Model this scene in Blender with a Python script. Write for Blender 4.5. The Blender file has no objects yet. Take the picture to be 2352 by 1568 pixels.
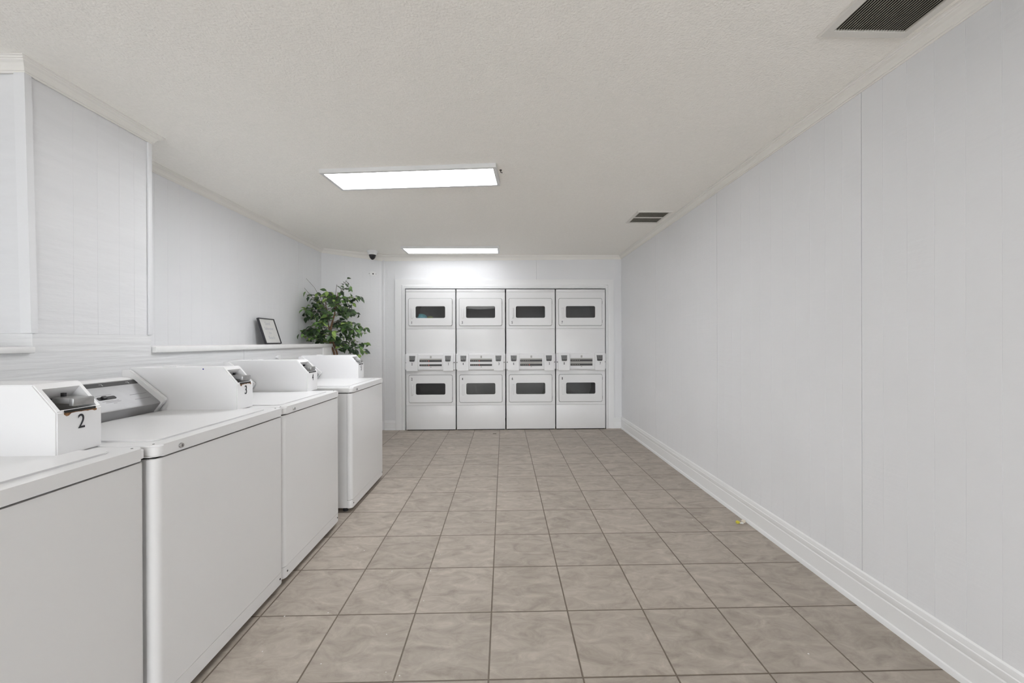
import bpy, bmesh, math, random
from mathutils import Vector, Matrix
C = bpy.context.scene.collection
S = bpy.context.scene
PI = math.pi

# ---------------------------------------------------------------- camera, world, exposure
F_PX, PITCH, ROLL, YAW, EYE = 875.7, -0.0014, 0.0033, 0.0217, 1.2
def _rot():
    cp, sp, cr, sr, cy, sy = math.cos(PITCH), math.sin(PITCH), math.cos(ROLL), math.sin(ROLL), math.cos(YAW), math.sin(YAW)
    Ry = Matrix(((cy, 0, -sy), (0, 1, 0), (sy, 0, cy)))
    Rx = Matrix(((1, 0, 0), (0, cp, -sp), (0, sp, cp)))
    Rz = Matrix(((cr, -sr, 0), (sr, cr, 0), (0, 0, 1)))
    return Rz @ Rx @ Ry                       # rows: right, up, forward in (x, height, depth)
R3 = _rot()
w3 = lambda r: Vector((r[0], r[2], r[1]))
right, up, fwd = w3(R3[0]), w3(R3[1]), w3(R3[2])
cd = bpy.data.cameras.new('camera'); cam = bpy.data.objects.new('camera', cd); C.objects.link(cam)
M = Matrix.Identity(4)
for i in range(3):
    M[i][0], M[i][1], M[i][2] = right[i], up[i], -fwd[i]
M.translation = Vector((0, 0, EYE))
cam.matrix_world = M
cd.sensor_width = 36; cd.sensor_fit = 'HORIZONTAL'; cd.lens = F_PX / 2352 * 36
cd.clip_start = 0.02
S.camera = cam
LAMP = (17.5, 4.2, 15.0)      # radiance of the ceiling panels: mid room, far end, added fill behind the camera
SKY = 6.2              # fill light through the windows added behind the camera
GROUND_FILL = 5.0        # fill light from below the horizon, made up to lift the ceiling
wd = bpy.data.worlds.new('daylight'); S.world = wd; wd.use_nodes = True
_n = wd.node_tree; _bg = _n.nodes['Background']                 # invented surroundings: fill light from below the horizon, sky above
_tc = _n.nodes.new('ShaderNodeTexCoord'); _sx = _n.nodes.new('ShaderNodeSeparateXYZ'); _n.links.new(_tc.outputs['Generated'], _sx.inputs[0])
_mr = _n.nodes.new('ShaderNodeMapRange'); _n.links.new(_sx.outputs[2], _mr.inputs[0])
_mr.inputs[1].default_value = -.04; _mr.inputs[2].default_value = .04; _mr.inputs[3].default_value = GROUND_FILL; _mr.inputs[4].default_value = SKY
_bg.inputs[0].default_value = (0.97, 0.98, 1.0, 1)
_n.links.new(_mr.outputs[0], _bg.inputs[1])
vs = S.view_settings
vs.view_transform = 'Standard'; vs.look = 'None'; vs.gamma = 1; vs.use_curve_mapping = False
vs.exposure = 0.54
S.cycles.max_bounces = 12; S.cycles.diffuse_bounces = 8; S.cycles.transparent_max_bounces = 12
S.cycles.use_denoising = True

# ---------------------------------------------------------------- materials
def mat(name, col, rough=.5, metal=0, spec=.5, emis=None, es=0, bump=None, vary=None, coat=0):
    m = bpy.data.materials.new(name); m.use_nodes = True
    nt = m.node_tree; b = nt.nodes['Principled BSDF']
    b.inputs['Base Color'].default_value = (*col, 1); b.inputs['Roughness'].default_value = rough
    b.inputs['Metallic'].default_value = metal; b.inputs['Specular IOR Level'].default_value = spec
    b.inputs['Coat Weight'].default_value = coat
    if emis:
        b.inputs['Emission Color'].default_value = (*emis, 1); b.inputs['Emission Strength'].default_value = es
    geo = None
    def coords(sc):
        nonlocal geo
        if geo is None: geo = nt.nodes.new('ShaderNodeNewGeometry')
        mp = nt.nodes.new('ShaderNodeMapping'); nt.links.new(geo.outputs['Position'], mp.inputs[0])
        mp.inputs['Scale'].default_value = sc
        return mp.outputs[0]
    if vary:                                   # (scale xyz, detail, amount)
        sc, amt = vary
        n = nt.nodes.new('ShaderNodeTexNoise'); n.inputs['Scale'].default_value = 1; n.inputs['Detail'].default_value = 5
        nt.links.new(coords(sc), n.inputs['Vector'])
        r = nt.nodes.new('ShaderNodeMapRange'); nt.links.new(n.outputs[0], r.inputs[0])
        r.inputs[1].default_value = .3; r.inputs[2].default_value = .7
        r.inputs[3].default_value = 1 - amt; r.inputs[4].default_value = 1 + amt
        mx = nt.nodes.new('ShaderNodeVectorMath'); mx.operation = 'SCALE'
        mx.inputs[0].default_value = col; nt.links.new(r.outputs[0], mx.inputs['Scale'])
        nt.links.new(mx.outputs[0], b.inputs['Base Color'])
    if bump:                                   # list of (scale xyz, strength m)
        prev = None
        for sc, dist in bump:
            n = nt.nodes.new('ShaderNodeTexNoise'); n.inputs['Scale'].default_value = 1; n.inputs['Detail'].default_value = 4
            nt.links.new(coords(sc), n.inputs['Vector'])
            bp = nt.nodes.new('ShaderNodeBump'); bp.inputs['Strength'].default_value = 1; bp.inputs['Distance'].default_value = dist
            nt.links.new(n.outputs[0], bp.inputs['Height'])
            if prev: nt.links.new(prev.outputs[0], bp.inputs['Normal'])
            prev = bp
        nt.links.new(prev.outputs[0], b.inputs['Normal'])
    return m

WALLC = (.785, .791, .808)
m_wall = mat('painted_panelling', WALLC, .55, bump=[((3, 3, 60), .0009), ((45, 45, 45), .0007)], vary=((2, 2, 2), .012))
m_rough = mat('painted_rough_sawn_board', (.755, .76, .775), .55, bump=[((6, 6, 38), .0026), ((30, 30, 60), .0008)], vary=((3, 3, 20), .02))
m_knee = mat('painted_grained_board', (.775, .78, .79), .55, bump=[((4, 1.6, 34), .0060), ((14, 9, 80), .0009)], vary=((3, 2, 40), .02))
m_ceil = mat('textured_ceiling', (.93, .908, .862), .9, bump=[((110, 110, 110), .0028), ((45, 45, 45), .0016)], vary=((70, 70, 70), .02))
m_crown = mat('crown_paint', (.84, .822, .785), .5)
m_trim = mat('trim_white', (.83, .835, .84), .35)
m_ledge = mat('ledge_white', (.83, .83, .825), .4, vary=((20, 20, 20), .02))
m_enamel = mat('white_enamel', (.80, .80, .805), .28, coat=.15)
m_dryer = mat('dryer_enamel', (.80, .80, .805), .33, vary=((3, 3, 3), .012))
m_meter = mat('meter_white', (.80, .80, .81), .35)
m_gasket = mat('grey_gasket', (.28, .28, .28), .6)
m_dark = mat('dark_gap', (.02, .02, .02), .8)
m_black = mat('black_plastic', (.018, .018, .02), .4)
m_digit = mat('black_vinyl', (.02, .02, .025), .5)
m_silver = mat('brushed_panel', (.37, .37, .375), .5, metal=.4, vary=((2, 30, 30), .03))
m_steel = mat('worn_steel', (.42, .42, .42), .38, metal=.8, vary=((60, 60, 60), .12))
m_slide = mat('dull_slide_metal', (.17, .17, .17), .5, metal=.5, vary=((90, 90, 90), .35))
m_chrome = mat('chrome', (.7, .7, .7), .12, metal=1)
m_band = mat('charcoal_band', (.045, .045, .047), .5)
m_ink = mat('grey_ink', (.22, .22, .22), .6)
m_tick = mat('pale_ink', (.5, .5, .5), .6)
m_rust = mat('rust', (.20, .10, .045), .9, vary=((150, 150, 150), .5))
m_drum = mat('drum_interior', (.11, .11, .113), .5)
m_plate = mat('grey_fascia', (.42, .41, .39), .5)
m_red = mat('red_lens', (.6, .08, .05), .4)
m_lamps = [mat('lamp_diffuser', (.9, .9, .9), .5, emis=(.97, .985, 1.01), es=e_) for e_ in LAMP]
m_lframe = mat('lamp_frame', (.70, .70, .70), .4)
m_vent = mat('vent_cream', (.74, .72, .68), .5)
m_slat = mat('vent_slat', (.42, .40, .345), .55)
m_ventback = mat('vent_duct', (.03, .027, .022), .9)
m_frameblk = mat('black_frame', (.025, .025, .03), .4)
m_paper = mat('printed_paper', (.70, .70, .68), .6, vary=((9, 9, 9), .05))
m_write = mat('grey_script', (.50, .51, .54), .7)
m_bark = mat('brown_bark', (.24, .135, .08), .8, vary=((60, 60, 20), .3), bump=[((90, 90, 30), .003)])
m_twig = mat('grey_twig', (.19, .17, .15), .8)
m_pot = mat('clay_pot', (.20, .12, .08), .8, vary=((30, 30, 30), .1))
m_soil = mat('soil', (.04, .03, .02), 1)
m_leafs = [mat('leaf_dark', (.030, .055, .026), .42), mat('leaf_mid', (.06, .115, .04), .42),
           mat('leaf_green', (.13, .25, .06), .42), mat('leaf_light', (.27, .40, .10), .45)]
m_yellow = mat('yellow_wrapper', (.62, .55, .05), .4)
m_wrap = mat('pale_wrapper', (.72, .66, .55), .4)
m_lint = mat('lint', (.75, .74, .72), .9)
m_scrap = mat('dark_scrap', (.09, .08, .07), .9)
m_blue = mat('blue_dot', (.03, .03, .25), .5)
m_teal = mat('teal_cloth', (.22, .62, .70), .8, vary=((25, 25, 25), .45))
m_reflect = mat('white_cloth', (.85, .85, .87), .8, vary=((18, 18, 18), .1))  # white of the lamp reflection in one dryer window
m_green = mat('olive_cloth', (.25, .30, .12), .8)

def glass_mat(name, tint, gloss=.08):
    m = bpy.data.materials.new(name); m.use_nodes = True; nt = m.node_tree
    for n in list(nt.nodes):
        if n.type != 'OUTPUT_MATERIAL': nt.nodes.remove(n)
    out = nt.nodes['Material Output']
    tr = nt.nodes.new('ShaderNodeBsdfTransparent'); tr.inputs[0].default_value = (*tint, 1)
    gl = nt.nodes.new('ShaderNodeBsdfGlossy'); gl.inputs['Roughness'].default_value = .06
    fr = nt.nodes.new('ShaderNodeFresnel'); fr.inputs[0].default_value = 1.5
    mx = nt.nodes.new('ShaderNodeMixShader')
    nt.links.new(fr.outputs[0], mx.inputs[0]); nt.links.new(tr.outputs[0], mx.inputs[1]); nt.links.new(gl.outputs[0], mx.inputs[2])
    nt.links.new(mx.outputs[0], out.inputs[0])
    return m
m_glass = glass_mat('dryer_glass', (.88, .88, .88))
m_winglass = glass_mat('window_glass', (.97, .98, .98))

TILE, TX, TY = .3366, -.0578, 1.3514
def floor_mat():
    m = bpy.data.materials.new('beige_floor_tile'); m.use_nodes = True; nt = m.node_tree
    N = nt.nodes.new; L = nt.links.new; b = nt.nodes['Principled BSDF']
    def math_(op, a, c=None):
        n = N('ShaderNodeMath'); n.operation = op
        for k, v in enumerate((a, c)):
            if v is None: continue
            if isinstance(v, (int, float)): n.inputs[k].default_value = v
            else: L(v, n.inputs[k])
        return n.outputs[0]
    g = N('ShaderNodeNewGeometry'); sx = N('ShaderNodeSeparateXYZ'); L(g.outputs['Position'], sx.inputs[0])
    u = math_('DIVIDE', math_('SUBTRACT', sx.outputs[0], TX), TILE)
    v = math_('DIVIDE', math_('SUBTRACT', sx.outputs[1], TY), TILE)
    def edge(t):
        f = math_('FRACT', t); return math_('MINIMUM', f, math_('SUBTRACT', 1.0, f))
    d = math_('MINIMUM', edge(u), edge(v))
    wob = N('ShaderNodeTexNoise'); wob.inputs['Scale'].default_value = 40; L(g.outputs['Position'], wob.inputs['Vector'])
    d2 = math_('ADD', d, math_('MULTIPLY', math_('SUBTRACT', wob.outputs[0], .5), .004))
    mr = N('ShaderNodeMapRange'); L(d2, mr.inputs[0]); mr.inputs[1].default_value = .0065; mr.inputs[2].default_value = .0105
    # per tile identity
    cid = N('ShaderNodeCombineXYZ'); L(math_('FLOOR', u), cid.inputs[0]); L(math_('FLOOR', v), cid.inputs[1])
    wn = N('ShaderNodeTexWhiteNoise'); wn.noise_dimensions = '3D'; L(cid.outputs[0], wn.inputs['Vector'])
    sc = N('ShaderNodeVectorMath'); sc.operation = 'SCALE'; L(wn.outputs['Color'], sc.inputs[0]); sc.inputs['Scale'].default_value = 9
    ad = N('ShaderNodeVectorMath'); L(g.outputs['Position'], ad.inputs[0]); L(sc.outputs[0], ad.inputs[1])
    n1 = N('ShaderNodeTexNoise'); n1.inputs['Scale'].default_value = 10; n1.inputs['Detail'].default_value = 8; n1.inputs['Roughness'].default_value = .68; n1.inputs['Distortion'].default_value = .9
    mp = N('ShaderNodeMapping'); mp.inputs['Scale'].default_value = (.8, 1.6, 1); mp.inputs['Rotation'].default_value = (0, 0, .5)
    L(ad.outputs[0], mp.inputs[0]); L(mp.outputs[0], n1.inputs['Vector'])
    cr = N('ShaderNodeValToRGB'); L(n1.outputs[0], cr.inputs[0]); e = cr.color_ramp.elements
    e[0].position = .28; e[0].color = (.270, .232, .196, 1); e[1].position = .72; e[1].color = (.50, .442, .382, 1)
    q = e.new(.45); q.color = (.362, .317, .272, 1); q = e.new(.56); q.color = (.410, .362, .312, 1)
    n2 = N('ShaderNodeTexNoise'); n2.inputs['Scale'].default_value = 1.3; L(g.outputs['Position'], n2.inputs['Vector'])
    tint = N('ShaderNodeMapRange'); L(wn.outputs['Value'], tint.inputs[0]); tint.inputs[3].default_value = .95; tint.inputs[4].default_value = 1.05
    tc = N('ShaderNodeVectorMath'); tc.operation = 'SCALE'; L(cr.outputs[0], tc.inputs[0]); L(tint.outputs[0], tc.inputs['Scale'])
    gm = N('ShaderNodeMix'); gm.data_type = 'RGBA'; L(mr.outputs[0], gm.inputs[0])
    gm.inputs[6].default_value = (.150, .120, .092, 1); L(tc.outputs[0], gm.inputs[7])
    L(gm.outputs[2], b.inputs['Base Color'])
    b.inputs['Roughness'].default_value = .48; b.inputs['Specular IOR Level'].default_value = .4
    bp = N('ShaderNodeBump'); bp.inputs['Distance'].default_value = .002; bp.inputs['Strength'].default_value = .7
    h = math_('ADD', mr.outputs[0], math_('MULTIPLY', n1.outputs[0], .35)); L(h, bp.inputs['Height']); L(bp.outputs[0], b.inputs['Normal'])
    return m
m_floor = floor_mat()

# ---------------------------------------------------------------- helpers
def box(bm, x0, x1, y0, y1, z0, z1, bev=0, seg=2, mi=0, M=None):
    vs_ = [bm.verts.new((x, y, z)) for x in (x0, x1) for y in (y0, y1) for z in (z0, z1)]
    fs = [bm.faces.new([vs_[i] for i in q]) for q in ((0, 1, 3, 2), (4, 6, 7, 5), (0, 4, 5, 1), (2, 3, 7, 6), (0, 2, 6, 4), (1, 5, 7, 3))]
    for f in fs: f.material_index = mi
    vv = vs_
    if bev:
        r = bmesh.ops.bevel(bm, geom=list({e for f in fs for e in f.edges}), offset=bev, segments=seg, affect='EDGES', profile=.5)
        vv = list({v for f in r['faces'] for v in f.verts} | {v for v in vs_ if v.is_valid})
        for f in r['faces']: f.material_index = mi
    if M is not None:
        for v in vv: v.co = M @ v.co
    return fs

def prism(bm, pts, axis, a, b, mi=0, bev=0, seg=2):
    """pts: 2D polygon in the plane normal to axis (x: (y,z); y: (x,z); z: (x,y)), extruded from a to b"""
    def P(p, t):
        return {'x': (t, p[0], p[1]), 'y': (p[0], t, p[1]), 'z': (p[0], p[1], t)}[axis]
    A = [bm.verts.new(P(p, a)) for p in pts]; B = [bm.verts.new(P(p, b)) for p in pts]
    fs = [bm.faces.new(A), bm.faces.new(list(reversed(B)))]
    n = len(pts)
    for i in range(n): fs.append(bm.faces.new((A[i], B[i], B[(i + 1) % n], A[(i + 1) % n])))
    for f in fs: f.material_index = mi
    if bev:
        r = bmesh.ops.bevel(bm, geom=list({e for f in fs[:2] for e in f.edges}), offset=bev, segments=seg, affect='EDGES')
        for f in r['faces']: f.material_index = mi
    return fs

def cyl(bm, c, r, h, axis='z', n=20, r2=None, mi=0):
    r2 = r if r2 is None else r2
    def P(a, rr, t):
        u, v = rr * math.cos(a), rr * math.sin(a)
        return {'z': (c[0] + u, c[1] + v, c[2] + t), 'x': (c[0] + t, c[1] + u, c[2] + v), 'y': (c[0] + u, c[1] + t, c[2] + v)}[axis]
    A = [bm.verts.new(P(2 * PI * i / n, r, 0)) for i in range(n)]; B = [bm.verts.new(P(2 * PI * i / n, r2, h)) for i in range(n)]
    fs = [bm.faces.new(A), bm.faces.new(B)] + [bm.faces.new((A[i], B[i], B[(i + 1) % n], A[(i + 1) % n])) for i in range(n)]
    for f in fs: f.material_index = mi

def lathe(bm, prof, c, n=28, mi=0):
    rings = [[bm.verts.new((c[0] + r * math.cos(2 * PI * i / n), c[1] + r * math.sin(2 * PI * i / n), c[2] + z)) for i in range(n)] for r, z in prof]
    for a, b in zip(rings, rings[1:]):
        for i in range(n): bm.faces.new((a[i], a[(i + 1) % n], b[(i + 1) % n], b[i])).material_index = mi
    for q in (rings[0], rings[-1]): bm.faces.new(q).material_index = mi

def tube(bm, pts, radii, n=8, mi=0):
    pts = [Vector(p) for p in pts]; rings = []
    for i, p in enumerate(pts):
        d = (pts[min(i + 1, len(pts) - 1)] - pts[max(i - 1, 0)]).normalized()
        s = d.cross(Vector((.3, 1, .2))).normalized(); t = d.cross(s)
        r = radii[i] if isinstance(radii, (list, tuple)) else radii
        rings.append([bm.verts.new(p + r * (math.cos(2 * PI * k / n) * s + math.sin(2 * PI * k / n) * t)) for k in range(n)])
    for a, b in zip(rings, rings[1:]):
        for k in range(n): bm.faces.new((a[k], a[(k + 1) % n], b[(k + 1) % n], b[k])).material_index = mi
    for q in (rings[0], rings[-1]): bm.faces.new(q).material_index = mi

def rrect(u0, u1, v0, v1, r, n=5):
    pts = []
    for cx, cy, a0 in ((u1 - r, v1 - r, 0), (u0 + r, v1 - r, PI / 2), (u0 + r, v0 + r, PI), (u1 - r, v0 + r, 1.5 * PI)):
        for k in range(n + 1):
            a = a0 + PI / 2 * k / n; pts.append((cx + r * math.cos(a), cy + r * math.sin(a)))
    return pts

def ring_plate(bm, outer, inner, yf, yb, mi=0, edge=0.0):
    """plate in the xz plane with a hole; yf front (towards -y), yb back"""
    def loop(pts, y): return [bm.verts.new((p[0], y, p[1])) for p in pts]
    n = len(outer)
    if edge:
        cx = sum(p[0] for p in outer) / n; cz = sum(p[1] for p in outer) / n
        shr = [(p[0] + (edge if p[0] < cx else -edge), p[1] + (edge if p[1] < cz else -edge)) for p in outer]
        LO = [loop(outer, yb), loop(outer, yf + edge), loop(shr, yf)]
    else: LO = [loop(outer, yb), loop(outer, yf)]
    LI = [loop(inner, yf), loop(inner, yb)]
    seq = LO + LI + [LO[0]]
    for a, b in zip(seq, seq[1:]):
        for i in range(n):
            j = (i + 1) % n; f = bm.faces.new((a[i], a[j], b[j], b[i])); f.material_index = mi

def obj(name, bm, mats, parent=None, smooth=35, label=None):
    bmesh.ops.recalc_face_normals(bm, faces=bm.faces[:])
    me = bpy.data.meshes.new(name); bm.to_mesh(me); bm.free()
    for m in (mats if isinstance(mats, (list, tuple)) else [mats]): me.materials.append(m)
    me.shade_smooth()
    me.set_sharp_from_angle(angle=math.radians(smooth))
    o = bpy.data.objects.new(name, me); C.objects.link(o)
    if parent is not None: o.parent = parent
    if label: o['label'] = label
    return o
def tag(o, label, cat, group=None, kind=None):
    if label: o['label'] = label
    if cat: o['category'] = cat
    if group: o['group'] = group
    if kind: o['kind'] = kind
    return o
def thing(name, label, cat, loc=(0, 0, 0), rz=0, group=None):
    o = bpy.data.objects.new(name, None); C.objects.link(o); o.location = loc; o.rotation_euler = (0, 0, rz)
    o.empty_display_size = .05
    return tag(o, label, cat, group)
def struct(name, bm, m, label=None, smooth=35):
    o = obj(name, bm, m, None, smooth); o['kind'] = 'structure'
    if label: o['label'] = label
    return o
def text_mesh(name, s, size, m, parent, loc, rot, sx=1.0, ext=.0004, align='CENTER', bold=0):
    cu = bpy.data.curves.new('lettering', 'FONT'); cu.body = s; cu.size = size; cu.extrude = ext; cu.offset = bold
    cu.align_x = align; cu.align_y = 'CENTER'
    t = bpy.data.objects.new('lettering_source', cu); C.objects.link(t)
    bpy.context.view_layer.update()
    me = bpy.data.meshes.new_from_object(t.evaluated_get(bpy.context.evaluated_depsgraph_get()))
    bpy.data.objects.remove(t); bpy.data.curves.remove(cu)
    me.name = name
    me.transform(Matrix.Translation(loc) @ rot.to_4x4() @ Matrix.Diagonal((sx, 1, 1, 1)))
    me.materials.clear(); me.materials.append(m)
    o = bpy.data.objects.new(name, me); C.objects.link(o); o.parent = parent
    return o
ROT_FRONT = Matrix(((1, 0, 0), (0, 0, -1), (0, 1, 0)))       # lettering that faces -y
ROT_RIGHT = Matrix(((0, 0, 1), (1, 0, 0), (0, 1, 0)))        # lettering that faces +x
ROT_RIGHT_ = ROT_RIGHT

# ---------------------------------------------------------------- the room shell
ZC = 2.365
def groove_wall(bm, p0, p1, z0, z1, grooves, inward, thick=.12, depth=.002, w=.003):
    """wall face from p0 to p1 (plan) with vertical v-grooves at given distances (d, scale)"""
    p0, p1 = Vector(p0), Vector(p1); d = (p1 - p0); Lg = d.length; d.normalize(); n = Vector(inward).normalized()
    prof = [(0, 0)]
    for s, k in sorted(grooves):
        if k < 1.2: k *= .55
        wk = w * min(k, 1.3); dk = depth * k * (1 if k < 1.2 else 3)
        if wk < s < Lg - wk: prof += [(s - wk / 2, 0), (s, -dk), (s + wk / 2, 0)]
    prof.append((Lg, 0)); prof += [(Lg, -thick), (0, -thick)]
    pts = [tuple((p0 + d * s + n * h)[:2]) for s, h in prof]
    prism(bm, pts, 'z', z0, z1)

GP = .0971
XR, YB = 1.615, 5.20
# floor, ceiling
bm = bmesh.new(); box(bm, -2.5, 1.75, -3.7, 5.95, -.1, 0); struct('floor', bm, m_floor, 'beige mottled square floor tiles with brown grout')
bm = bmesh.new(); box(bm, -2.5, 1.75, -3.7, 5.95, ZC, ZC + .12); struct('ceiling', bm, m_ceil, 'off white textured ceiling')
# right wall
bm = bmesh.new()
gr = []
k = -54
while True:
    y = 1.686 + k * GP
    if y > YB: break
    if y > -3.6:
        strong = (k % 12 == 0)
        gr.append((y + 3.6, 2.0 if (strong and k == 0) else 1.5 if strong else (.75 if (k * 7) % 3 else .95)))
    k += 1
groove_wall(bm, (XR, -3.6), (XR, YB + .1), 0, ZC, gr, (-1, 0))
struct('wall_right', bm, m_wall, 'long pale grey panelled wall with vertical grooves')
# left upper wall, slightly out of parallel, then the angled bay
bm = bmesh.new()
Lw = (Vector((-2.283, 4.83)) - Vector((-2.334, -3.6))).length
gl = [(4.31 + 3.6 + j * GP, 1.8 if j == 0 else .8) for j in range(-78, 6)]
groove_wall(bm, (-2.334, -3.6), (-2.283, 4.83), 0, ZC, gl, (1, 0))
struct('wall_left', bm, m_wall, 'recessed pale grey panelled wall above the ledge')
bm = bmesh.new()
A2, B2 = (-2.283, 4.83), (-1.635, YB)
nb = Vector((B2[1] - A2[1], -(B2[0] - A2[0])))
groove_wall(bm, A2, B2, 0, ZC, [(j * .105 + .06, .8) for j in range(7)], nb)
struct('wall_corner', bm, m_wall, 'short angled wall behind the plant')
# far wall with the dryer opening
OX0, OX1, OZ = -1.335, 1.40, 1.925
bm = bmesh.new()
groove_wall(bm, (B2[0], YB), (OX0, YB), 0, ZC, [(.06, .9), (.16, .8)], (0, -1))
groove_wall(bm, (OX1, YB), (XR, YB), 0, ZC, [(.13, .9)], (0, -1))
groove_wall(bm, (OX0, YB), (OX1, YB), OZ, ZC, [(.3, .7), (.62, .7), (.95, .8), (1.28, .7), (1.785, 1.4), (2.1, .7), (2.5, .7)], (0, -1))
struct('wall_far', bm, m_wall, 'far panelled wall around the dryer opening')
# closet behind the dryers
bm = bmesh.new()
box(bm, OX0 - .02, OX1 + .02, 5.93, 5.98, 0, OZ + .1); box(bm, OX0 - .06, OX0 - .01, YB + .12, 5.98, 0, OZ + .1)
box(bm, OX1 + .01, OX1 + .06, YB + .12, 5.98, 0, OZ + .1); box(bm, OX0 - .06, OX1 + .06, YB + .12, 5.98, OZ + .02, OZ + .1)
struct('wall_closet', bm, m_wall, 'closet walls enclosing the dryer backs')
# near wall behind the camera, with windows added for fill light
bm = bmesh.new()
box(bm, -2.45, 1.75, -3.7, -3.6, 0, .12); box(bm, -2.45, 1.75, -3.7, -3.6, 1.98, ZC)
for x0, x1 in ((-2.45, -2.25), (-.42, -.30), (1.55, 1.75)): box(bm, x0, x1, -3.7, -3.6, .12, 1.98)
struct('wall_near', bm, m_wall, 'wall behind the camera with two window openings')
for i, (x0, x1) in enumerate(((-2.25, -.42), (-.30, 1.55))):
    bm = bmesh.new()
    ring_plate(bm, [(x1, 1.98), (x0, 1.98), (x0, .12), (x1, .12)], [(x1 - .05, 1.93), (x0 + .05, 1.93), (x0 + .05, .17), (x1 - .05, .17)], -3.67, -3.62)
    wo = struct('window_%d' % (i + 1), bm, m_trim, 'white framed window behind the camera')
    bm = bmesh.new(); box(bm, x0 + .05, x1 - .05, -3.65, -3.644, .17, 1.93); obj('window_glass', bm, m_winglass, wo)

# half wall along the left, its pier and ledges
KX, KTOP = -1.98, 1.140
P0, P1 = 1.645, 2.185            # pier from, to (y)
bm = bmesh.new()
groove_wall(bm, (KX, -3.6), (KX, P0), 0, KTOP + .016, [(1.5, 1), (2.7, 1), (3.9, 1)], (1, 0), thick=.33)
groove_wall(bm, (KX, P0), (KX, P1), 0, 1.238, [], (1, 0), thick=.33)
groove_wall(bm, (KX, P1), (KX, 4.41), 0, KTOP, [(2.95 - P1, 1.5)], (1, 0), thick=.31)
struct('wall_half', bm, m_knee, 'low half wall with horizontal wood grain behind the washers')
def lean_near(bm):                       # the near corner of the pier is out of plumb
    for v in bm.verts:
        if v.co.y < P0 + .035: v.co.y -= .020 * (v.co.z - 1.24) / 1.125
bm = bmesh.new()
groove_wall(bm, (KX - .002, P0 + .002), (KX - .002, P1 - .002), 1.2385, ZC, [(.155, .5), (.26, .6), (.365, .6), (.445, .6)], (1, 0), thick=.32, depth=.002)
lean_near(bm); struct('wall_pier', bm, m_rough, 'rough painted pier standing on the half wall')
bm = bmesh.new(); box(bm, KX - .34, KX + .02, P1 + .008, 4.42, KTOP, 1.176, .004); struct('trim_1', bm, m_ledge, 'white ledge board on the half wall beyond the pier')
bm = bmesh.new(); box(bm, KX - .34, KX + .02, -3.6, P0 - .004, KTOP + .016, 1.182, .004); struct('trim_2', bm, m_ledge, 'white ledge board on the half wall before the pier')
bm = bmesh.new(); box(bm, KX + .0005, KX + .008, 4.21, 4.415, .2, KTOP - .002, .002); struct('trim_3', bm, m_ledge, 'end board of the half wall')
# pier corner boards
bm = bmesh.new(); prism(bm, [(KX - .036, P0 - .010), (KX + .008, P0 - .010), (KX + .008, P0 + .014), (KX - .0015, P0 + .014), (KX - .0015, P0 + .001), (KX - .036, P0 + .001)], 'z', 1.24, ZC - .052); lean_near(bm)
struct('trim_4', bm, m_wall, 'corner board on the near edge of the pier')
bm = bmesh.new(); box(bm, KX - .0015, KX + .007, P1 - .020, P1 + .004, 1.24, ZC - .052, .002); struct('trim_5', bm, m_wall, 'corner board on the far edge of the pier')
# seam batten of far wall
bm = bmesh.new(); box(bm, -1.645, -1.612, YB - .008, YB + .01, 0.12, ZC - .05, .002); struct('trim_6', bm, m_wall, 'thin batten at the angled corner')

# crown moulding: profile (out from wall, down from ceiling), run between plan points
CP = [(0, .052), (.005, .052), (.0075, .049), (.0075, .045), (.011, .0445), (.013, .040), (.017, .031), (.024, .022), (.033, .016), (.034, .011), (.038, .010), (.040, .005), (.046, .004), (.046, 0), (0, 0)]
def crown(bm, pts, normals, drops):
    rings = []
    for (x, y), n, dz in zip(pts, normals, drops):
        rings.append([bm.verts.new((x + n[0] * o_, y + n[1] * o_, ZC - dn * dz)) for o_, dn in CP])
    for a, b in zip(rings, rings[1:]):
        for i in range(len(CP)): bm.faces.new((a[i], a[(i + 1) % len(CP)], b[(i + 1) % len(CP)], b[i]))
    for r in (rings[0], rings[-1]): bm.faces.new(r)
def mitre(n1, n2):
    n1, n2 = Vector(n1).normalized(), Vector(n2).normalized(); m_ = (n1 + n2); return tuple(m_ / (m_.dot(n1)))
nb_ = tuple(nb.normalized())
bm = bmesh.new()
crown(bm, [(XR, -3.6), (XR, YB)], [(-1, 0), mitre((-1, 0), (0, -1))], [.98, .98]); struct('crown_moulding_right', bm, m_crown, smooth=8)
bm = bmesh.new()
crown(bm, [(XR, YB), B2], [mitre((-1, 0), (0, -1)), mitre((0, -1), nb_)], [.98, 1.55]); struct('crown_moulding_far', bm, m_crown, smooth=8)
bm = bmesh.new()
crown(bm, [B2, A2], [mitre((0, -1), nb_), mitre(nb_, (1, 0))], [1.55, 1.0]); struct('crown_moulding_corner', bm, m_crown, smooth=8)
bm = bmesh.new()
crown(bm, [A2, (-2.298, P1)], [mitre(nb_, (1, 0)), (1, 0)], [1.0, 1.0]); struct('crown_moulding_left', bm, m_crown, smooth=8)
bm = bmesh.new()
crown(bm, [(-2.25, P1), (KX, P1), (KX, P0 - .02), (-2.29, P0 - .02)], [(0, 1), (1, 1), (1, -1), (0, -1)], [1, 1, 1, 1]); struct('crown_moulding_pier', bm, m_crown, smooth=8)

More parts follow.
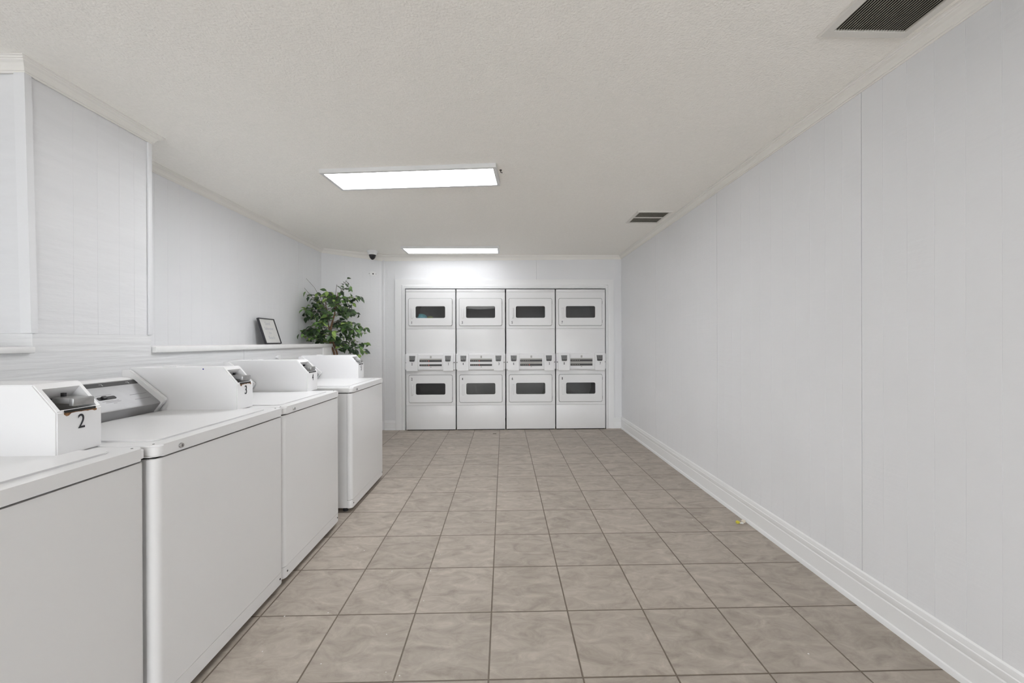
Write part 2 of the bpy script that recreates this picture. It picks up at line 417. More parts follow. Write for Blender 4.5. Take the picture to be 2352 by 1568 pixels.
# baseboards: profile (out, z)
BP = [(0, 0), (.022, 0), (.022, .006), (.018, .020), (.013, .024), (.013, .098), (.010, .103), (.012, .109), (.012, .130), (.009, .133), (.009, .137), (.006, .152), (0, .158)]
def baseboard(bm, p0, p1, n0, n1, k=1):
    rings = [[bm.verts.new((p[0] + n[0] * o_, p[1] + n[1] * o_, z * k)) for o_, z in BP] for p, n in ((p0, n0), (p1, n1))]
    for i in range(len(BP)): bm.faces.new((rings[0][i], rings[0][(i + 1) % len(BP)], rings[1][(i + 1) % len(BP)], rings[1][i]))
    for r in rings: bm.faces.new(r)
bm = bmesh.new(); baseboard(bm, (XR, -3.6), (XR, YB), (-1, 0), (-1, -1)); struct('baseboard_right', bm, m_trim, 'white moulded baseboard along the right wall', 20)
bm = bmesh.new(); baseboard(bm, (XR, YB), (1.503, YB), (-1, -1), (0, -1), .9); struct('baseboard_far', bm, m_trim, 'short white baseboard right of the dryers', 20)
bm = bmesh.new(); baseboard(bm, (-1.468, YB), (-1.612, YB), (0, -1), (0, -1), .8); struct('baseboard_left', bm, m_trim, 'short white baseboard left of the dryers', 20)
# casing around the dryer opening
def casing(bm, x0, x1, zt):
    prof = [(0, 0), (0, .020), (.012, .022), (.085, .016), (.098, .024), (.118, .020), (.130, .006), (.130, 0)]   # (from outer edge, out)
    W = .130
    def ring(corner):
        r = []
        for s, o_ in prof:
            if corner == 0: p = (x0 + s, YB - o_, 0)
            if corner == 1: p = (x0 + s, YB - o_, zt - s * .84)
            if corner == 2: p = (x1 - s * .84, YB - o_, zt - s * .84)
            if corner == 3: p = (x1 - s * .84, YB - o_, 0)
            r.append(bm.verts.new(p))
        return r
    R_ = [ring(k_) for k_ in range(4)]
    for a, b in zip(R_, R_[1:]):
        for i in range(len(prof)): bm.faces.new((a[i], a[(i + 1) % len(prof)], b[(i + 1) % len(prof)], b[i]))
    for r in (R_[0], R_[-1]): bm.faces.new(r)
bm = bmesh.new(); casing(bm, -1.466, 1.503, 2.036); struct('trim_7', bm, m_trim, 'wide white casing framing the dryers', 20)
bm = bmesh.new()
box(bm, OX0 - .008, OX0 + .006, 5.165, YB + .13, 0, OZ, .002); box(bm, OX1 - .006, OX1 + .01, 5.165, YB + .13, 0, OZ, .002)
box(bm, OX0, OX1, 5.168, YB + .13, OZ - .012, OZ + .004, .002)
struct('trim_8', bm, m_trim, 'jamb lining of the dryer opening')

# ---------------------------------------------------------------- ceiling light panels
def lamp(m_lamp, cx, cy, rz, label, Lx=1.20, Wy=.305):
    t = thing('ceiling_light', label, 'ceiling light', (cx, cy, ZC), rz, 'rectangular light panels on the ceiling')
    hx, hy, b = Lx / 2, Wy / 2, .022
    bm = bmesh.new()
    o_, i_ = [(hx, hy), (-hx, hy), (-hx, -hy), (hx, -hy)], [(hx - b, hy - b), (-hx + b, hy - b), (-hx + b, -hy + b), (hx - b, -hy + b)]
    V = []
    for pts, z in ((o_, -.0), (o_, -.028), (i_, -.028), (i_, -.020)): V.append([bm.verts.new((p[0], p[1], z)) for p in pts])
    for a, c in zip(V, V[1:]):
        for i in range(4): bm.faces.new((a[i], a[(i + 1) % 4], c[(i + 1) % 4], c[i]))
    bm.faces.new(V[0])
    obj('lamp_frame', bm, m_lframe, t)
    bm = bmesh.new(); box(bm, -hx + b, hx - b, -hy + b, hy - b, -.024, -.016); obj('diffuser', bm, m_lamp, t)
lamp(m_lamps[0], -.632, 2.702, -.088, 'rectangular light panel in mid ceiling, larger and slightly skewed')
lamp(m_lamps[1], -.652, 4.832, -.015, 'rectangular light panel on ceiling close to the far dryer wall')
lamp(m_lamps[2], -.60, -1.60, 0, 'rectangular light panel on ceiling behind the camera')  # unseen extra panel, added to even out the room light
bm = bmesh.new(); tube(bm, [(-.017, 2.60, ZC), (-.017, 2.60, ZC - .015), (-.005, 2.60, ZC - .02)], .003); cyl(bm, (-.017, 2.6, ZC - .004), .008, .004)
tag(obj('ceiling_hook', bm, m_scrap), 'tiny dark hook in the ceiling at right end of the mid light panel', 'hook')

# ---------------------------------------------------------------- air vents
def vent(name, x0, x1, y0, y1, label, nslat, split):
    t = thing(name, label, 'air vent', ((x0 + x1) / 2, (y0 + y1) / 2, ZC), 0)
    hx, hy = (x1 - x0) / 2, (y1 - y0) / 2; b = .034 if not split else .024
    bm = bmesh.new()
    V = []
    for (ex, ey), z in (((hx, hy), 0), ((hx, hy), -.004), ((hx - .006, hy - .006), -.009), ((hx - b, hy - b), -.009), ((hx - b, hy - b), -.001)):
        V.append([bm.verts.new((sx * ex, sy * ey, z)) for sx, sy in ((1, 1), (-1, 1), (-1, -1), (1, -1))])
    for a, c in zip(V, V[1:]):
        for i in range(4): bm.faces.new((a[i], a[(i + 1) % 4], c[(i + 1) % 4], c[i]))
    if split: box(bm, -hx + b, hx - b, -.008, .008, -.009, -.002)
    obj('vent_frame', bm, m_vent, t)
    bm = bmesh.new(); box(bm, -hx + b - .002, hx - b + .002, -hy + b - .002, hy - b + .002, -.0015, -.0005); obj('duct_backing', bm, m_ventback, t)
    sp = (2 * (hx - b)) / nslat
    for i in range(nslat):
        x = -hx + b + sp * (i + .5)
        bm = bmesh.new()
        Mx = Matrix.Translation((x, 0, -.005)) @ Matrix.Rotation(-.55, 4, 'Y')
        box(bm, -sp * .40, sp * .40, -hy + b, hy - b, -.0006, .0006, M=Mx)
        obj('slat', bm, m_slat, t)
vent('return_air_vent', 1.205, 1.548, .84, 1.438, 'large ceiling grille with dark slats at top right, cut by the frame', 27, False)
vent('supply_air_vent', 1.208, 1.528, 3.40, 3.742, 'small two-row ceiling register beside the right crown moulding', 34, True)

# ---------------------------------------------------------------- security camera, sensor plate, hook
t = thing('security_camera', 'small white dome camera with dark lens on ceiling above the plant', 'security camera', (-1.687, 4.95, ZC))
bm = bmesh.new(); lathe(bm, [(.068, 0), (.068, -.012), (.060, -.020), (.052, -.045), (.046, -.052)], (0, 0, 0)); obj('camera_base', bm, m_trim, t)
bm = bmesh.new(); lathe(bm, [(.044, -.050), (.042, -.062), (.034, -.085), (.022, -.103), (.008, -.113), (.001, -.114)], (0, 0, 0)); obj('lens_dome', bm, m_black, t)
ang = math.atan2(B2[1] - A2[1], B2[0] - A2[0])
tpar = .825
pc = Vector(A2).lerp(Vector(B2), tpar) + nb.normalized() * .001
t = thing('wall_plate', 'tiny white wall plate with dark centre hole below the dome camera', 'wall plate', (pc.x, pc.y, 2.105), ang)
bm = bmesh.new(); prism(bm, rrect(-.038, .038, -.03, .03, .012), 'y', -.006, 0, bev=.002)
obj('cover_plate', bm, m_trim, t)
bm = bmesh.new(); cyl(bm, (.004, -.008, -.003), .009, .003, 'y'); obj('centre_hole', bm, m_black, t)
for sx in (-1, 1):
    bm = bmesh.new(); cyl(bm, (sx * .043, -.003, -.002), .004, .003, 'y', 8); obj('screw', bm, m_ink, t)

# ---------------------------------------------------------------- washing machines
def washer(num, xf, y0, y1, boxy, label, meter_label):
    W = y1 - y0
    t = thing('washing_machine', label, 'washing machine', (xf, y0, 0), 0, 'top loading washers in a row along the left')
    D = .655; r = .022
    def foot(x0, x1, ya, yb, rr, n=5):          # plan outline with rounded front corners
        p = [(x0, ya)]
        for k_ in range(n + 1):
            a = -PI / 2 + PI / 2 * k_ / n; p.append((x1 - rr + rr * math.cos(a), ya + rr + rr * math.sin(a)))
        for k_ in range(n + 1):
            a = PI / 2 * k_ / n; p.append((x1 - rr + rr * math.cos(a), yb - rr + rr * math.sin(a)))
        p.append((x0, yb)); return p
    bm = bmesh.new(); prism(bm, [(-D, .003), (-.034, .003), (-.034, W - .003), (-D, W - .003)], 'z', .032, .834)
    obj('cabinet', bm, m_enamel, t)
    bm = bmesh.new(); prism(bm, [(-D + .01, .012), (-.012, .012), (-.012, W - .012), (-D + .01, W - .012)], 'z', .04, .842)
    obj('shadow_gap', bm, m_dark, t, label='dark gap below the lid edge')
    bm = bmesh.new(); prism(bm, foot(-.032, 0, .001, W - .001, r), 'z', .087, .835, bev=.002); obj('front_panel', bm, m_enamel, t)
    bm = bmesh.new(); prism(bm, foot(-.032, 0, .001, W - .001, r), 'z', .030, .0855, bev=.001); kp = obj('kick_panel', bm, m_enamel, t)
    for yy in (.03, W - .03):
        bm = bmesh.new(); cyl(bm, (-.0005, yy, .058), .0045, .002, 'x', 10); obj('screw', bm, m_black, kp)
    bm = bmesh.new(); prism(bm, foot(-D, .004, -.001, W + .001, r + .002), 'z', .841, .878, bev=.006, seg=3); obj('top_panel', bm, m_enamel, t)
    bm = bmesh.new()
    prism(bm, rrect(-.50, -.045, .05, W - .05, .03), 'z', .8782, .8835, bev=.003, seg=2); ld = obj('lid', bm, m_enamel, t)
    for yy in (.02, W - .02):
        bm = bmesh.new(); cyl(bm, (-.025, yy, .878), .003, .0015, 'z', 8); obj('lid_screw', bm, m_ink, t)
    ly = .085 if num < 5 else .075
    bm = bmesh.new(); cyl(bm, (.003, ly, .857), .0085, .004, 'x', 18); cyl(bm, (.007, ly, .857), .0072, .004, 'x', 18); lk = obj('lid_lock', bm, m_chrome, t, label='round chrome lock')
    bm = bmesh.new(); box(bm, .0108, .0113, ly - .001, ly + .001, .853, .861); obj('keyhole', bm, m_black, lk)
    for xx in (-.06, -D + .04):
        for yy in (.04, W - .04):
            bm = bmesh.new(); cyl(bm, (xx, yy, 0), .018, .036, 'z', 14); obj('foot', bm, m_black, t)
    # control console
    c0, c1 = .035, boxy[0] - y0 - .004
    cap = [(-.526, .8785), (-.512, .902), (-.486, .932), (-.488, .942), (-.640, 1.066), (-.655, 1.072), (-.68, 1.072), (-.68, .8785)]
    cn = thing.__globals__['bpy'].data.objects.new('control_console', None)
    bm = bmesh.new()
    prism(bm, cap, 'y', c0, c0 + .014, bev=.002); prism(bm, cap, 'y', c1 - .016, c1, bev=.002)
    prism(bm, [(-.630, 1.031), (-.642, 1.038), (-.672, 1.040), (-.672, .8785), (-.61, .8785), (-.60, 1.0)], 'y', c0 + .013, c1 - .015)
    cn = obj('control_console', bm, m_enamel, t)
    sil = [(-.537, .8785), (-.534, .884), (-.506, .920), (-.508, .926), (-.628, 1.030), (-.634, 1.030), (-.60, .8785)]
    bm = bmesh.new(); prism(bm, sil, 'y', c0 + .013, c1 - .015); obj('control_panel', bm, m_silver, cn, label='brushed silver control panel')
    a0, a1 = Vector((-.508, 0, .926)), Vector((-.628, 0, 1.030)); sd = (a1 - a0).normalized(); nn = Vector((-sd.z, 0, sd.x)); nn = -nn if nn.z < 0 else nn
    def onface(s, y, h=0):                       # frame on the sloped face: x' = y axis, y' = up slope
        o_ = a0 + sd * s + nn * h + Vector((0, y, 0))
        m_ = Matrix.Identity(4)
        for i in range(3): m_[i][0], m_[i][1], m_[i][2] = (0, 1, 0)[i], sd[i], nn[i]
        m_.translation = o_; return m_
    bm = bmesh.new(); box(bm, c0 + .014, c1 - .017, -.0115, .0115, 0, .0012, M=onface(.142, 0)); bd = obj('label_band', bm, m_band, cn, label='dark band along the top')
    for k_ in range(5):
        bm = bmesh.new()
        yy = c0 + .06 + (c1 - c0 - .12) * k_ / 4
        box(bm, -.006, .006, .001, .0025, 0, .0016, M=onface(.142, yy)); box(bm, .003, .0055, -.007, .0012, 0, .0016, M=onface(.142, yy))
        obj('cycle_mark', bm, m_tick, bd)
    yk = .402
    bm = bmesh.new(); prism(bm, rrect(-.036, .036, -.0085, .0085, .006), 'z', 0, .0015); bm.transform(onface(.066, yk)); sl = obj('selector_slot', bm, m_black, cn)
    bm = bmesh.new(); box(bm, -.022, -.004, -.007, .007, 0, .010, .002, M=onface(.066, yk)); obj('selector_knob', bm, m_black, sl)
    for s, ya, yb in ((.084, yk - .03, yk + .03), (.048, yk - .03, yk + .035), (.041, yk - .02, yk + .04), (.033, yk + .005, yk + .018), (.066, .50, .585), (.036, .50, .585)):
        bm = bmesh.new(); box(bm, ya, min(yb, c1 - .03), -.0009, .0009, 0, .0005, M=onface(s, 0)); obj('printed_line', bm, m_ink, cn)
    # coin meter
    b0, b1 = boxy[0] - y0, boxy[1] - y0; fx = -1.25 - xf
    xt = fx - .066
    bm = bmesh.new()
    prof = [(fx, .880), (fx, 1.003), (xt, 1.082), (-.668, 1.080), (-.668, .880)]
    fs = prism(bm, prof, 'y', b0, b1)
    bm.normal_update(); bmesh.ops.recalc_face_normals(bm, faces=bm.faces[:])
    slope = [f for f in bm.faces if f.normal.x > .3 and f.normal.z > .3][0]
    r_ = bmesh.ops.inset_region(bm, faces=[slope], thickness=.0175, depth=0)
    bmesh.ops.translate(bm, verts=slope.verts[:], vec=Vector((.004, 0, -.005)))
    ex = bmesh.ops.extrude_discrete_faces(bm, faces=[slope])
    fl = ex['faces'][0]; bmesh.ops.translate(bm, verts=fl.verts[:], vec=Vector((-.030, 0, -.036)))
    fl.material_index = 1
    outer_edges = [e for e in bm.edges if len(e.link_faces) == 2 and e.calc_face_angle(0) > .4 and (abs(e.verts[0].co.y - b0) < 1e-5 or abs(e.verts[0].co.y - b1) < 1e-5 or True) and all(v.co.z > 0 for v in e.verts) and not any(f is fl for f in e.link_faces) and all(abs(v.co.y - b0) < 1e-5 or abs(v.co.y - b1) < 1e-5 for v in e.verts)]
    bmesh.ops.bevel(bm, geom=outer_edges, offset=.003, segments=2, affect='EDGES')
    cm = obj('coin_meter', bm, [m_meter, m_plate], t, label=meter_label)
    bc = (b0 + b1) / 2
    # slide mechanism in the recess
    bm = bmesh.new()
    Mx = Matrix.Translation((fx - .022, bc + .006, 1.027)) @ Matrix.Rotation(.06, 4, 'Y')
    box(bm, -.045, .016, -.022, .030, -.006, .010, .002, M=Mx); box(bm, .008, .022, -.024, .034, -.012, .011, .003, M=Mx)
    sl_ = obj('coin_slide', bm, m_steel, cm, label='worn steel coin slide')
    for k_ in range(4):
        bm = bmesh.new(); cyl(bm, (fx - .062, bc - .030 + k_ * .009, 1.034), .0034, .004, 'z', 8); obj('coin_pin', bm, m_black, sl_)
    bm = bmesh.new(); box(bm, fx - .066, fx - .056, bc + .008, bc + .015, 1.022, 1.050); obj('coin_guide', bm, m_black, sl_)
    bm = bmesh.new()
    box(bm, fx - .026, fx + .0008, b0 + .020, b1 - .018, .9985, 1.006, .001)
    obj('slide_slot', bm, m_dark, cm)
    if num in (2, 3):
        rnd = random.Random(num); bm = bmesh.new()
        n_ = 14
        top = [bm.verts.new((fx + .0006, b0 + .018 + (b1 - b0 - .034) * k_ / n_, .9985 + rnd.uniform(-.0004, .0012))) for k_ in range(n_ + 1)]
        bot = [bm.verts.new((fx + .0006, v.co.y, .9985 - rnd.uniform(.0012, .0035) - (.006 if k_ in (1, 2) else .004 if k_ > n_ - 2 else 0))) for k_, v in enumerate(top)]
        back = [bm.verts.new((fx - .004, v.co.y, v.co.z + .004)) for v in top]
        for k_ in range(n_):
            bm.faces.new((top[k_], top[k_ + 1], bot[k_ + 1], bot[k_])); bm.faces.new((back[k_], back[k_ + 1], top[k_ + 1], top[k_]))
        obj('rust_chip', bm, m_rust, cm, label='brown rust along the slot')
    text_mesh('numeral', str(num), .060, m_digit, cm, (fx + .0012, bc + .002, .966), ROT_RIGHT, sx=.68)
    bm = bmesh.new(); prism(bm, rrect(xt - .28 - .03, xt - .28 + .03, b0 + .03, b0 + .07, .012), 'z', 1.080, 1.087, bev=.003); obj('key_cover', bm, m_meter, cm)
    if num == 3:
        bm = bmesh.new(); cyl(bm, (xt - .09, b0 - .0012, 1.073), .0032, .002, 'y', 10); obj('blue_dot', bm, m_blue, cm, label='small dark blue dot')
    if num in (3, 4):
        bm = bmesh.new(); tube(bm, [(fx - .03, b1 + .002, .90), (fx - .02, b1 + .012, .925), (fx - .03, b1 + .014, .95), (fx - .06, b1 + .01, .97)], .003, 6)
        obj('wire_loop', bm, m_ink, cm)
    return t
washer(2, -1.100, .495, 1.197, (1.092, 1.213), 'nearest washing machine, cropped at the left edge, coin box numbered 2', 'white coin box with a black 2')
washer(3, -1.080, 1.206, 1.887, (1.815, 1.928), 'washing machine with silver panel in view, coin box numbered 3', 'white coin box with a black 3')
washer(4, -1.083, 1.895, 2.526, (2.455, 2.585), 'washing machine third along the row, coin box numbered 4', 'white coin box with a black 4')
washer(5, -1.067, 2.695, 3.385, (3.300, 3.435), 'last washing machine, past the gap, coin box numbered 5', 'white coin box with a black 5')
# small white valve knob on the half wall
t = thing('wall_hook', 'small white round hook on the half wall above the coin box numbered 4', 'hook', (KX + .001, 3.36, 1.065))
bm = bmesh.new(); cyl(bm, (0, 0, 0), .010, .018, 'x', 12); obj('hook_stem', bm, m_trim, t)
bm = bmesh.new(); cyl(bm, (.017, 0, 0), .019, .012, 'x', 16); obj('hook_cap', bm, m_trim, t)

# ---------------------------------------------------------------- stacked dryers
YD = 5.15
DX = [-1.316, -.643, .026, .701, 1.383]
def dryer(i):
    x0, x1 = DX[i] + (.004 if i == 0 else .008), DX[i + 1] - .008
    W = x1 - x0; k = W / .660
    up_n, lo_n = 2 * i + 1, 2 * i + 2
    ordn = ('first', 'second', 'third', 'fourth')[i]
    lab = ('white stacked dryer at left end, doors numbered 1 and 2', 'white stacked dryer, second from left, doors numbered 3 and 4',
           'white stacked dryer, third from left, doors numbered 5 and 6', 'white stacked dryer at right end, doors numbered 7 and 8')[i]
    t = thing('stacked_dryer', lab, 'dryer', (x0, YD, 0), 0, 'stacked coin dryers in the far wall')
    U = lambda u: u * k
    dz = (.0, .0, .0, .0)[i]
    yf = 0
    bm = bmesh.new()                                              # carcass: sides, top, back, floor
    box(bm, 0, .02, .012, .72, .02, 1.885); box(bm, W - .02, W, .012, .72, .02, 1.885)
    box(bm, .02, W - .02, .70, .72, .02, 1.885); box(bm, .02, W - .02, .012, .72, 1.865, 1.885); box(bm, .02, W - .02, .03, .72, .02, .05)
    box(bm, .02, W - .02, .03, .72, .80, 1.30)
    obj('carcass', bm, m_dryer, t)
    zt = 1.897
    bm = bmesh.new(); box(bm, 0, W, 0, .02, 1.862, zt, .003); obj('top_rail', bm, m_dryer, t)
    for (za, zb, d0, d1, wz0, wz1, num, upper) in ((1.3675, 1.860, 1.402, 1.777, 1.511, 1.669, up_n, True), (.3375, .800, .372, .749, .482, .635, lo_n, False)):
        hole = rrect(U(.125), U(.532), wz0 - .006, wz1 + .006, .02)
        bm = bmesh.new()
        ring_plate(bm, rrect(0, W, za, zb, .004), hole, 0, .018); fp = obj('front_panel', bm, m_dryer, t)
        bm = bmesh.new()
        ring_plate(bm, rrect(U(.034), U(.622), d0, d1, .024), rrect(U(.0385), U(.6175), d0 + .0055, d1 - .0055, .021), -.0035, .001)
        obj('door_gasket', bm, m_gasket, fp)
        bm = bmesh.new()
        win = rrect(U(.131), U(.526), wz0, wz1, .020)
        ring_plate(bm, rrect(U(.0385), U(.6175), d0 + .0055, d1 - .0055, .021), win, -.014, .0, edge=.003)
        dr = obj('door', bm, m_dryer, t)
        bm = bmesh.new(); box(bm, U(.131) - .001, U(.526) + .001, -.004, -.001, wz0 - .001, wz1 + .001); obj('door_window', bm, m_glass, dr)
        bm = bmesh.new()                                          # open drum behind the window
        cx, cz = U(.328), (wz0 + wz1) / 2; n = 32; rr = .215
        rings = [[bm.verts.new((cx + q_ * math.cos(2 * PI * a / n), yy, cz + q_ * math.sin(2 * PI * a / n) * .95)) for a in range(n)] for q_, yy in ((rr, .020), (rr, .30), (.12, .325))]
        for a_, b_ in zip(rings, rings[1:]):
            for a in range(n): bm.faces.new((a_[a], a_[(a + 1) % n], b_[(a + 1) % n], b_[a]))
        bm.faces.new(rings[-1])
        obj('drum', bm, m_drum, t)
        # handle
        hz0, hz1 = (1.498, 1.650) if upper else (.467, .625)
        bm = bmesh.new(); hx = U(.089)
        box(bm, hx - .011, hx + .011, -.040, -.030, hz0 + .006, hz1 - .006, .004, 3)
        box(bm, hx - .009, hx + .009, -.034, -.013, hz1 - .022, hz1 - .006, .003); box(bm, hx - .009, hx + .009, -.034, -.013, hz0 + .006, hz0 + .022, .003)
        obj('door_handle', bm, m_dryer, dr)
        for hzz in (d0 + .06, d1 - .06):
            bm = bmesh.new(); box(bm, U(.6175), U(.6175) + .006, -.012, 0, hzz - .02, hzz + .02, .001); obj('hinge', bm, m_gasket, dr)
        nz = 1.448 if upper else .690
        text_mesh('numeral', str(num), .048, m_digit, dr, (U(.080), -.0148, nz), ROT_FRONT, sx=.68, bold=.0012)
    bm = bmesh.new(); box(bm, 0, W, 0, .018, .802, 1.3655, .002); obj('service_panel', bm, m_dryer, t)
    bm = bmesh.new(); box(bm, 0, W, 0, .018, .012, .3355, .002); obj('kick_panel', bm, m_dryer, t)
    bm = bmesh.new(); box(bm, .01, W - .01, .018, .1, 0, .03); obj('plinth', bm, m_dark, t)
    # coin strip
    bm = bmesh.new(); prism(bm, [(-.030, .822), (0, .818), (0, 1.030), (-.020, 1.030), (-.030, 1.020)], 'x', -.003, W + .003); st = obj('coin_strip', bm, m_meter, t)
    for u0, u1, num in ((.020, .168, lo_n), (.508, .638, up_n)):
        u0, u1 = U(u0), U(u1); bm = bmesh.new()
        yo = -.075
        prism(bm, [(yo + .004, .803), (-.028, .803), (-.028, 1.036), (yo + .020, 1.036), (yo, .935), (yo, .806)], 'x', u0, u1, bev=.002)
        mb = obj('coin_box', bm, m_meter, st)
        uc = (u0 + u1) / 2 + (.004 if num == lo_n else -.004)
        bm = bmesh.new(); Mx = Matrix.Translation((uc, yo + .004, .970)) @ Matrix.Rotation(-.19, 4, 'X')
        prism(bm, [(-.040, .036), (-.034, -.034), (-.024, -.040), (.026, -.040), (.036, -.032), (.040, .036)], 'y', -.006, .0); bm.transform(Mx)
        cs = obj('coin_slide', bm, m_slide, mb)
        bm = bmesh.new()
        box(bm, -.034, .030, -.0095, -.005, -.036, -.020, M=Mx)
        obj('slide_detail', bm, m_band, cs)
        text_mesh('numeral', str(num), .044, m_digit, mb, ((u0 + u1) / 2 + .003, yo - .0008, .896), ROT_FRONT, sx=.66, bold=.0012)
    for uu in (.012, W - .012):
        bm = bmesh.new(); cyl(bm, (uu, -.034, .915), .0085, .005, 'y', 12); obj('lock', bm, m_ink, st)
    bm = bmesh.new(); box(bm, U(.188), U(.482), -.032, -.029, .862, .966); pf = obj('fascia_plate', bm, m_plate if i > 1 else m_meter, st)
    bm = bmesh.new(); box(bm, U(.188), U(.482), -.033, -.030, .945, .966); obj('display_trim', bm, m_plate, pf)
    for zz in (.936, .880):
        bm = bmesh.new(); box(bm, U(.187), U(.482), -.0345, -.031, zz - .013, zz + .012); bar = obj('display_bar', bm, m_band, pf)
        for q_ in range(5):
            bm = bmesh.new(); box(bm, U(.205 + q_ * .024), U(.215 + q_ * .024), -.0355, -.034, zz - .004, zz + .004); obj('button', bm, m_slat, bar)
        if i < 2 or (i == 2 and zz < .9):
            bm = bmesh.new(); box(bm, U(.305), U(.316), -.0358, -.034, zz - .006, zz + .006); obj('indicator', bm, m_red, bar)
    bm = bmesh.new(); prism(bm, rrect(U(.325), U(.347), .972, 1.004, .006), 'y', -.034, -.029); obj('price_tab', bm, m_plate, st)
    bm = bmesh.new(); box(bm, U(.327), U(.345), -.0325, -.029, .849, .858, .001); obj('status_tab', bm, m_plate, st)
    return t, x0, k
TD = [dryer(i) for i in range(4)]

def crumple(name, m, c, ext, seed, label, cat, flat=1.0):
    rnd = random.Random(seed); bm = bmesh.new()
    bmesh.ops.create_icosphere(bm, subdivisions=4, radius=1)
    ph = [(rnd.uniform(2, 7), rnd.uniform(2, 7), rnd.uniform(2, 7), rnd.uniform(0, 6)) for _ in range(7)]
    for v in bm.verts:
        d = v.co.normalized(); w = sum(math.sin(a * d.x + b * d.y + c_ * d.z + p) for a, b, c_, p in ph) / 7
        q = d * (1 + .42 * w)
        v.co = Vector((c[0] + q.x * ext[0], c[1] + q.y * ext[1], c[2] + q.z * ext[2]))
    return tag(obj(name, bm, m, smooth=80), label, cat)
x0, k = TD[0][1], TD[0][2]
crumple('garment', m_teal, (x0 + .205 * k, YD + .068, 1.530), (.056, .028, .042), 4, 'teal clothing left behind the window of dryer door 1', 'clothing')
crumple('garment', m_green, (x0 + .30 * k, YD + .10, 1.515), (.045, .03, .026), 6, 'olive clothing beside the teal item behind dryer door 1', 'clothing')
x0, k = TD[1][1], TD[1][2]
bm = bmesh.new(); n_ = 40; rnd = random.Random(3); rows = []  # lamp reflection in the glass, modelled as a white strip
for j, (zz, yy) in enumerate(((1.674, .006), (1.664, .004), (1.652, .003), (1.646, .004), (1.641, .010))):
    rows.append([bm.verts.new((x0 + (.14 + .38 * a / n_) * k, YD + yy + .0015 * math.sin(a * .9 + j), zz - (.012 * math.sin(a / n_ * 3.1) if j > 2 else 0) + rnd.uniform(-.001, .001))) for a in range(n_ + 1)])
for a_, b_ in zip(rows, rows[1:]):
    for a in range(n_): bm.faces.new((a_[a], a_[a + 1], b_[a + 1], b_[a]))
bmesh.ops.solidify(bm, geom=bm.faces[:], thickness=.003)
tag(obj('garment', bm, m_reflect, smooth=80), 'white cloth along the top of the window of dryer door 3', 'clothing')

# ---------------------------------------------------------------- framed print on the ledge
def face_frame(pa, pb, ztop, lean, label):
    """pa, pb: bottom corners (x,y) on the ledge; leans back against the wall"""
    t = thing('picture_frame', label, 'picture frame', (0, 0, 0))
    z0 = 1.177
    a, b = Vector((pa[0], pa[1], z0)), Vector((pb[0], pb[1], z0)); u = (b - a); Wd = u.length; u.normalize()
    inn = Vector((-u.y, u.x, 0)); inn = inn if inn.x < 0 else -inn           # towards the wall
    upv = (Vector((0, 0, 1)) * math.cos(lean) + inn * math.sin(lean)).normalized(); nrm = u.cross(upv).normalized(); nrm = nrm if nrm.x > 0 else -nrm
    m_ = Matrix.Identity(4)
    for i in range(3): m_[i][0], m_[i][1], m_[i][2] = u[i], upv[i], nrm[i]
    m_.translation = a + Vector((.006, 0, .0005)); t.matrix_world = m_
    H = ztop
    b_ = .0075
    bm = bmesh.new()
    rect = lambda d: [(Wd - d, H - d), (d, H - d), (d, d), (Wd - d, d)]
    V = []
    for d, z in ((0, 0), (0, .018), (b_, .018), (b_, .010)): V.append([bm.verts.new((p[0], p[1], z)) for p in rect(d)])
    for q, r in zip(V, V[1:]):
        for i in range(4): bm.faces.new((q[i], q[(i + 1) % 4], r[(i + 1) % 4], r[i]))
    bm.faces.new(V[0])
    obj('frame_border', bm, m_frameblk, t)
    bm = bmesh.new(); box(bm, b_, Wd - b_, b_, H - b_, .008, .011); pr = obj('print', bm, m_paper, t, label='pale print with grey script')
    for s_, yy, sz in (('Sand', .80, .044), ('Saltwater', .60, .040), ('the', .43, .032), ('Beach', .24, .044)):
        text_mesh('lettering', s_, sz, m_write, pr, (Wd * .5, H * yy, .0113), Matrix.Identity(3), sx=1.0)
    return t
face_frame((-2.19, 3.535), (-2.205, 3.80), .250, .30, 'small black framed print with grey script leaning on the ledge')

# ---------------------------------------------------------------- potted ficus
PL = thing('potted_ficus', 'green leafy ficus plant standing behind the end of the half wall', 'plant', (-1.90, 4.62, 0))
O = Vector((-1.90, 4.62, 0))
bm = bmesh.new(); lathe(bm, [(.11, 0), (.125, .02), (.155, .24), (.165, .26), (.165, .285), (.150, .285), (.145, .25)], (0, 0, 0)); obj('pot', bm, m_pot, PL)
bm = bmesh.new(); cyl(bm, (0, 0, .245), .143, .01, 'z', 24); obj('soil', bm, m_soil, PL)
trunk = [Vector(p) for p in ((-1.89, 4.62, .24), (-1.92, 4.60, .55), (-1.965, 4.54, .9), (-1.992, 4.52, 1.07), (-2.03, 4.50, 1.2), (-2.015, 4.50, 1.38), (-1.975, 4.50, 1.52), (-1.965, 4.51, 1.66), (-1.945, 4.52, 1.78))]
bm = bmesh.new(); tube(bm, [p - O for p in trunk], [.016, .015, .014, .0125, .0115, .010, .008, .005, .003], 10)
st2 = [Vector(p) for p in ((-1.885, 4.64, .24), (-1.93, 4.575, .7), (-1.975, 4.555, 1.07), (-2.02, 4.515, 1.25), (-2.06, 4.52, 1.40), (-2.07, 4.52, 1.55), (-2.10, 4.53, 1.68))]
tube(bm, [p - O for p in st2], [.011, .011, .010, .0085, .007, .005, .003], 8)
obj('trunk', bm, m_bark, PL)
rnd = random.Random(11)
def wall_ok(p):
    if p.x < -2.262: return False
    s_ = (Vector((p.x, p.y)) - Vector(A2)).dot(nb.normalized())
    if s_ < .03: return False
    if p.y < 4.45 and p.z < 1.19: return False
    return True
bmB, bmL = bmesh.new(), bmesh.new()
